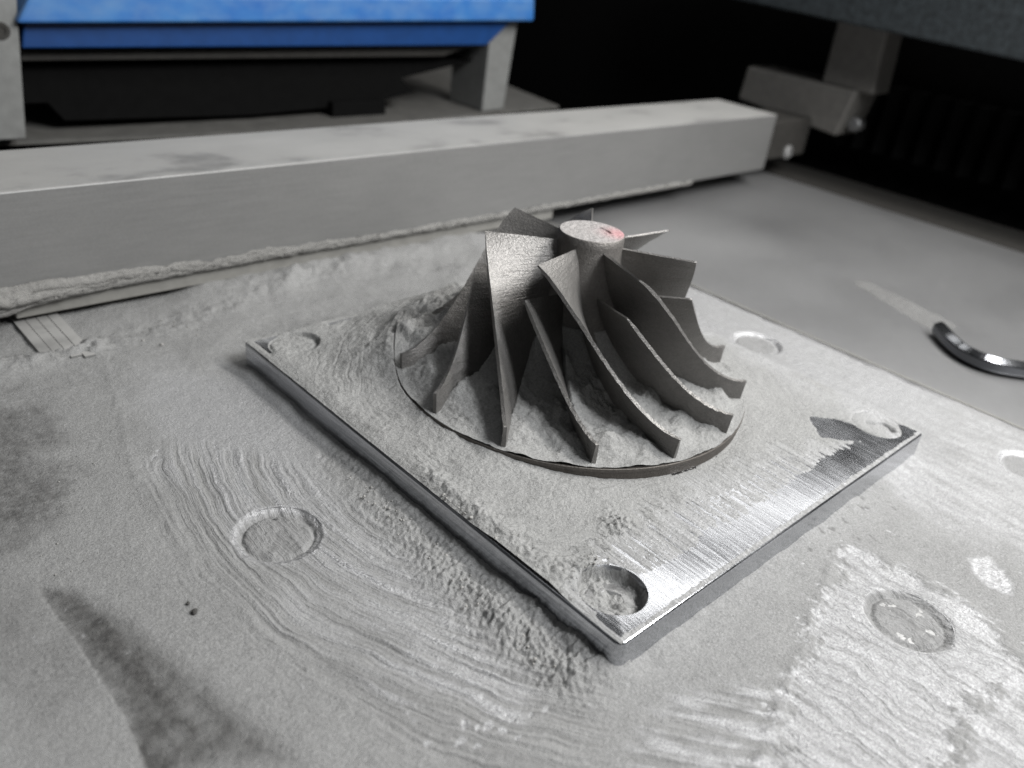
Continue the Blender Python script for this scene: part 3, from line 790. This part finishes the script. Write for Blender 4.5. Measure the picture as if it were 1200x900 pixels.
    dark = np.where(x > SEAM, np.maximum(dark, 0.46 + 0.15 * n3), dark)
    # dark scraped track in the lower left
    wl = T([(45, 690), (70, 725), (105, 775), (140, 830), (178, 905)])
    wp = T([(45, 690), (95, 686), (165, 722), (232, 778), (310, 838), (395, 912), (178, 915), (140, 830), (105, 775), (70, 725)])
    sdw = sdpoly(x, y, wp); dl = dline(x, y, wl)
    lng = gn(rad * 6, arc * 0.4, 161) * 0.5 + n2 * 0.5
    zw = sst(0.05, -0.05 - 0.45 * (1 - np.exp(-dl / 0.35)), sdw + 0.02 * n2 + 0.035 * n1 + 0.012 * n3)
    dark = np.maximum(dark, zw * np.clip(0.52 + 0.55 * np.exp(-dl / 0.7) + 0.55 * lng + 0.2 * n1, 0, 1))
    h -= zw * 0.022
    lt = T([(-40, 460), (35, 480), (70, 540), (82, 605), (50, 640), (-40, 650)])
    zl = sst(0.35, -0.45, sdpoly(x, y, lt) + 0.45 * n1 + 0.2 * n2)
    dark = np.maximum(dark, zl * np.clip(0.62 + 0.3 * n2 + 0.2 * n3, 0, 1))
    lt = T([(-40, 690), (60, 690), (100, 790), (60, 830), (-40, 760)])
    zl = sst(0.5, -0.5, sdpoly(x, y, lt) + 0.4 * n1)
    dark = np.maximum(dark, zl * np.clip(0.36 + 0.25 * n1, 0, 1))
    # ridge between swirl and the smooth powder at left
    for px, amp, w in (([(118, 400), (132, 450), (148, 515), (160, 565)], 0.012, 0.08), ([(160, 565), (230, 660), (310, 750), (400, 820), (500, 880)], 0.010, 0.10)):
        h += amp * np.exp(-(dline(x, y, T(px)) / w) ** 2) * (0.8 + 0.8 * n2)
    # crumbly ridge below the bar
    for px, amp, w in (([(85, 415), (150, 398), (240, 370), (310, 345), (370, 325), (440, 300)], 0.07, 0.30), ([(350, 330), (420, 318), (480, 318), (560, 320)], 0.05, 0.35)):
        d = dline(x, y, T(px)); h += amp * np.exp(-(d / w) ** 2) * np.clip(0.6 + 1.1 * n1 + 0.5 * n2, 0, 2)
    h += 0.03 * sst(9, 12, y) * sst(14, 10, x) * (1 + 0.8 * n1)
    pu = on(240, 335, 1, YF)[0], on(560, 282, 1, YF)[0]
    h += 0.22 * np.exp(-((y - YF - 0.2) / 0.75) ** 2) * sst(pu[0] - 1.2, pu[0] + 0.6, x) * sst(pu[1] + 2.0, pu[1] - 1.0, x) * (1 + 0.15 * n1)
    h += 0.11 * np.exp(-(dline(x, y, T([(5, 432), (60, 424), (110, 412)])) / 0.28) ** 2) * (1 + 0.5 * n2)
    # heap against the left side of the plate and round the front corner
    inside_y = sst(-0.4, 0.3, y) * sst(SY + 0.3, SY - 0.6, y)
    dx = np.maximum(-x, 0)
    h += inside_y * (0.12 + 0.03 * n1) * np.exp(-(dx / 0.42) ** 1.6) * (x < 0.3)
    heap = T([(400, 545), (440, 590), (490, 635), (540, 685), (585, 730), (625, 765), (665, 790)])
    dh = dline(x, y, heap)
    amp = 0.04 + 0.10 * sst(6.5, 1.5, y)
    h += amp * np.exp(-(dh / 0.42) ** 2) * np.clip(1 + 0.45 * n1 + 0.14 * n2 + 0.3 * n3, 0.2, 2)
    hs = T([(645, 715), (680, 750)]); h += 0.12 * np.exp(-(dline(x, y, hs) / 0.35) ** 2) * (1 + 0.3 * n2 + 0.2 * n3)
    metal *= 1 - np.exp(-(dh / 0.55) ** 2)
    dyb = np.maximum(-y, 0); inx = sst(-0.3, 0.4, x) * sst(SX + 0.2, SX - 0.4, x)
    h += inx * 0.12 * np.exp(-(dyb / 0.28) ** 1.5) * (y < 0.3) * (0.8 + 0.4 * n1)
    dxr = np.maximum(x - SX, 0); h += 0.05 * np.exp(-(dxr / 0.25) ** 2) * sst(-.3, .3, y) * sst(SY + .3, SY - .3, y) * (x > SX - 0.3)
    yb = np.maximum(y - SY, 0); h += (0.30 + 0.10 * n1) * np.exp(-(yb / 0.7) ** 1.6) * (y > SY - 0.3) * sst(0.2, 2.0, x) * sst(9, 6.5, x)
    # screw recesses
    for i, (px, py, pr_) in enumerate(PLUGS):
        d = np.hypot(x - px, y - py) + 0.012 * n2
        inn = sst(pr_ + 0.03, pr_ - 0.07, d)
        ring = np.exp(-((d - pr_ + 0.02) / 0.06) ** 2)
        fill = -0.040 + 0.016 * n2 + 0.010 * n3 + 0.012 * n1 - 0.05 * np.exp(-((d - 0.53) / 0.035) ** 2)
        hf = h * (1 - inn) + inn * fill
        h = np.where(d < pr_ + 0.1, hf, h)
        k = sst(pr_ + 0.02, pr_ - 0.06, d)
        metal = np.where(d < pr_ + 0.1, metal * (1 - k) + 0.9 * ring * (i != 1) + k * 0.15, metal)
        dark = np.where(d < pr_ + 0.1, np.maximum(dark, 0.18 * k), dark)
    m = 0.06
    hidden = (x > m) & (x < SX - m) & (y > m) & (y < SY - m)
    keep = (~hidden & (x < 27.5) & (y < 16.3) & (x > -13) & (y > -13)).ravel()
    V = np.stack([x, y, ZT + h], -1).reshape(-1, 3)
    F = grid_faces(na, nr, keep)[:, ::-1]
    V, F, at = compact(V, F, {'metal': np.clip(metal, 0, 1).ravel(), 'dark': np.clip(dark, 0, 1).ravel(), 'across': across.ravel(), 'along': along.ravel(), 'wiped': np.clip(wiped, 0, 1).ravel()})
    o = link('table_powder', np_mesh('table_powder', V, F, at), M_film)
    tag(o, 'swirled grey metal powder spread over the machine table', 'powder', None, 'stuff')
table_powder()

# ------------------------------------------------------------------ crumbs of caked powder
def crumbs():
    rnd = random.Random(5); V = []; F = []
    ico = bmesh.new(); bmesh.ops.create_icosphere(ico, subdivisions=1, radius=1.0)
    iv = np.array([v.co[:] for v in ico.verts]); fi = np.array([[v.index for v in f.verts] for f in ico.faces]); ico.free()
    def put(x, y, z, r):
        k = len(V)
        jit = 1 + 0.35 * (np.array([rnd.random() for _ in range(len(iv))]) - 0.5)
        sc = np.array([rnd.uniform(0.7, 1.3), rnd.uniform(0.7, 1.3), rnd.uniform(0.5, 0.9)]) * r
        V.append(iv * jit[:, None] * sc + np.array([x, y, z])); F.append(fi + k * len(iv))
    def along(px, z, n, spread, r0, r1):
        P = [on(u, v, 2, z) for u, v in px]
        for _ in range(n):
            i = rnd.randrange(len(P) - 1); t = rnd.random(); q = P[i] * (1 - t) + P[i + 1] * t
            px_ = q[0] + rnd.gauss(0, spread)
            if z > -0.1: px_ = max(px_, 0.06)
            put(px_, q[1] + rnd.gauss(0, spread), z + rnd.uniform(0, 0.02), 0.62 * r0 * (r1 / r0) ** (rnd.random() ** 2))
    along([(420, 565), (500, 640), (590, 725), (650, 770)], ZT + 0.16, 260, 0.16, 0.010, 0.045)
    along([(500, 565), (580, 630), (640, 672)], 0.03, 130, 0.14, 0.010, 0.05)
    along([(640, 672), (690, 662), (700, 650)], 0.05, 60, 0.10, 0.012, 0.05)
    along([(150, 400), (240, 370), (370, 325), (440, 300)], ZT + 0.06, 160, 0.25, 0.015, 0.06)
    along([(400, 410), (450, 390), (520, 360)], 0.06, 80, 0.3, 0.012, 0.04)
    along([(60, 520), (80, 640), (60, 660)], ZT + 0.03, 40, 0.3, 0.01, 0.03)
    V2 = np.concatenate(V); F2 = np.concatenate(F); z0 = np.zeros(len(V2))
    o = link('powder_crumbs', np_mesh('crumbs', V2, F2, {}), M_crumb)
    tag(o, 'small crumbs of caked powder scattered round the plate', 'powder', None, 'stuff')
crumbs()

# ------------------------------------------------------------------ small things
def chip(px, z, sx, sy, sz, label, seed):
    q = on(*px, 2, z); rnd = random.Random(seed)
    bm = bmesh.new(); bmesh.ops.create_icosphere(bm, subdivisions=2, radius=1.0)
    for v in bm.verts:
        k = 1 + 0.5 * (rnd.random() - 0.5); v.co = Vector((v.co.x * sx * k, v.co.y * sy * k, v.co.z * sz * k))
    bmesh.ops.rotate(bm, verts=bm.verts[:], cent=(0, 0, 0), matrix=Matrix.Rotation(0.6, 3, 'X') @ Matrix.Rotation(0.5, 3, 'Z'))
    o = link('metal_chip', bm_mesh(bm), M_chip); o.location = tuple(q)
    tag(o, label, 'chip')
chip((228, 717), ZT + 0.05, 0.045, 0.04, 0.035, 'larger black speck of grit on the swirled table powder', 3)
chip((220, 707), ZT + 0.05, 0.025, 0.025, 0.02, 'tiny black speck of grit just above the larger speck', 4)

def hex_key():
    zc = ZT + 0.21
    P = [on(u, v, 2, zc) for u, v in [(1100, 384), (1114, 400), (1128, 412), (1144, 421), (1162, 427), (1182, 431), (1205, 434), (1260, 440), (1400, 455)]]
    # resample smoothly
    P = np.array(P)[:, :2]; d = np.concatenate([[0], np.cumsum(np.hypot(*np.diff(P, axis=0).T))])
    t = np.linspace(0, d[-1], 70); Q = np.stack([np.interp(t, d, P[:, 0]), np.interp(t, d, P[:, 1])], -1)
    for _ in range(3): Q[1:-1] = 0.25 * Q[:-2] + 0.5 * Q[1:-1] + 0.25 * Q[2:]
    bm = bmesh.new(); rings = []
    for i in range(len(Q)):
        tg = Q[min(i + 1, len(Q) - 1)] - Q[max(i - 1, 0)]; tg /= np.linalg.norm(tg); nx_ = np.array([-tg[1], tg[0]])
        rr = 0.215 if 0 < i else 0.18
        ring = []
        for k in range(6):
            for da in (-5, 5):
                a_ = math.radians(60 * k + da + 30); ring.append(bm.verts.new((Q[i, 0] + nx_[0] * rr * math.cos(a_), Q[i, 1] + nx_[1] * rr * math.cos(a_), zc + rr * math.sin(a_))))
        rings.append(ring)
    for a_, b_ in zip(rings[:-1], rings[1:]):
        for k in range(12): bm.faces.new((a_[k], a_[(k + 1) % 12], b_[(k + 1) % 12], b_[k]))
    bm.faces.new(rings[0]); bm.faces.new(rings[-1][::-1])
    o = link('hex_key', bm_mesh(bm), M_chrome)
    tag(o, 'shiny dark bent hex key lying on the table at the right', 'hex key')
hex_key()
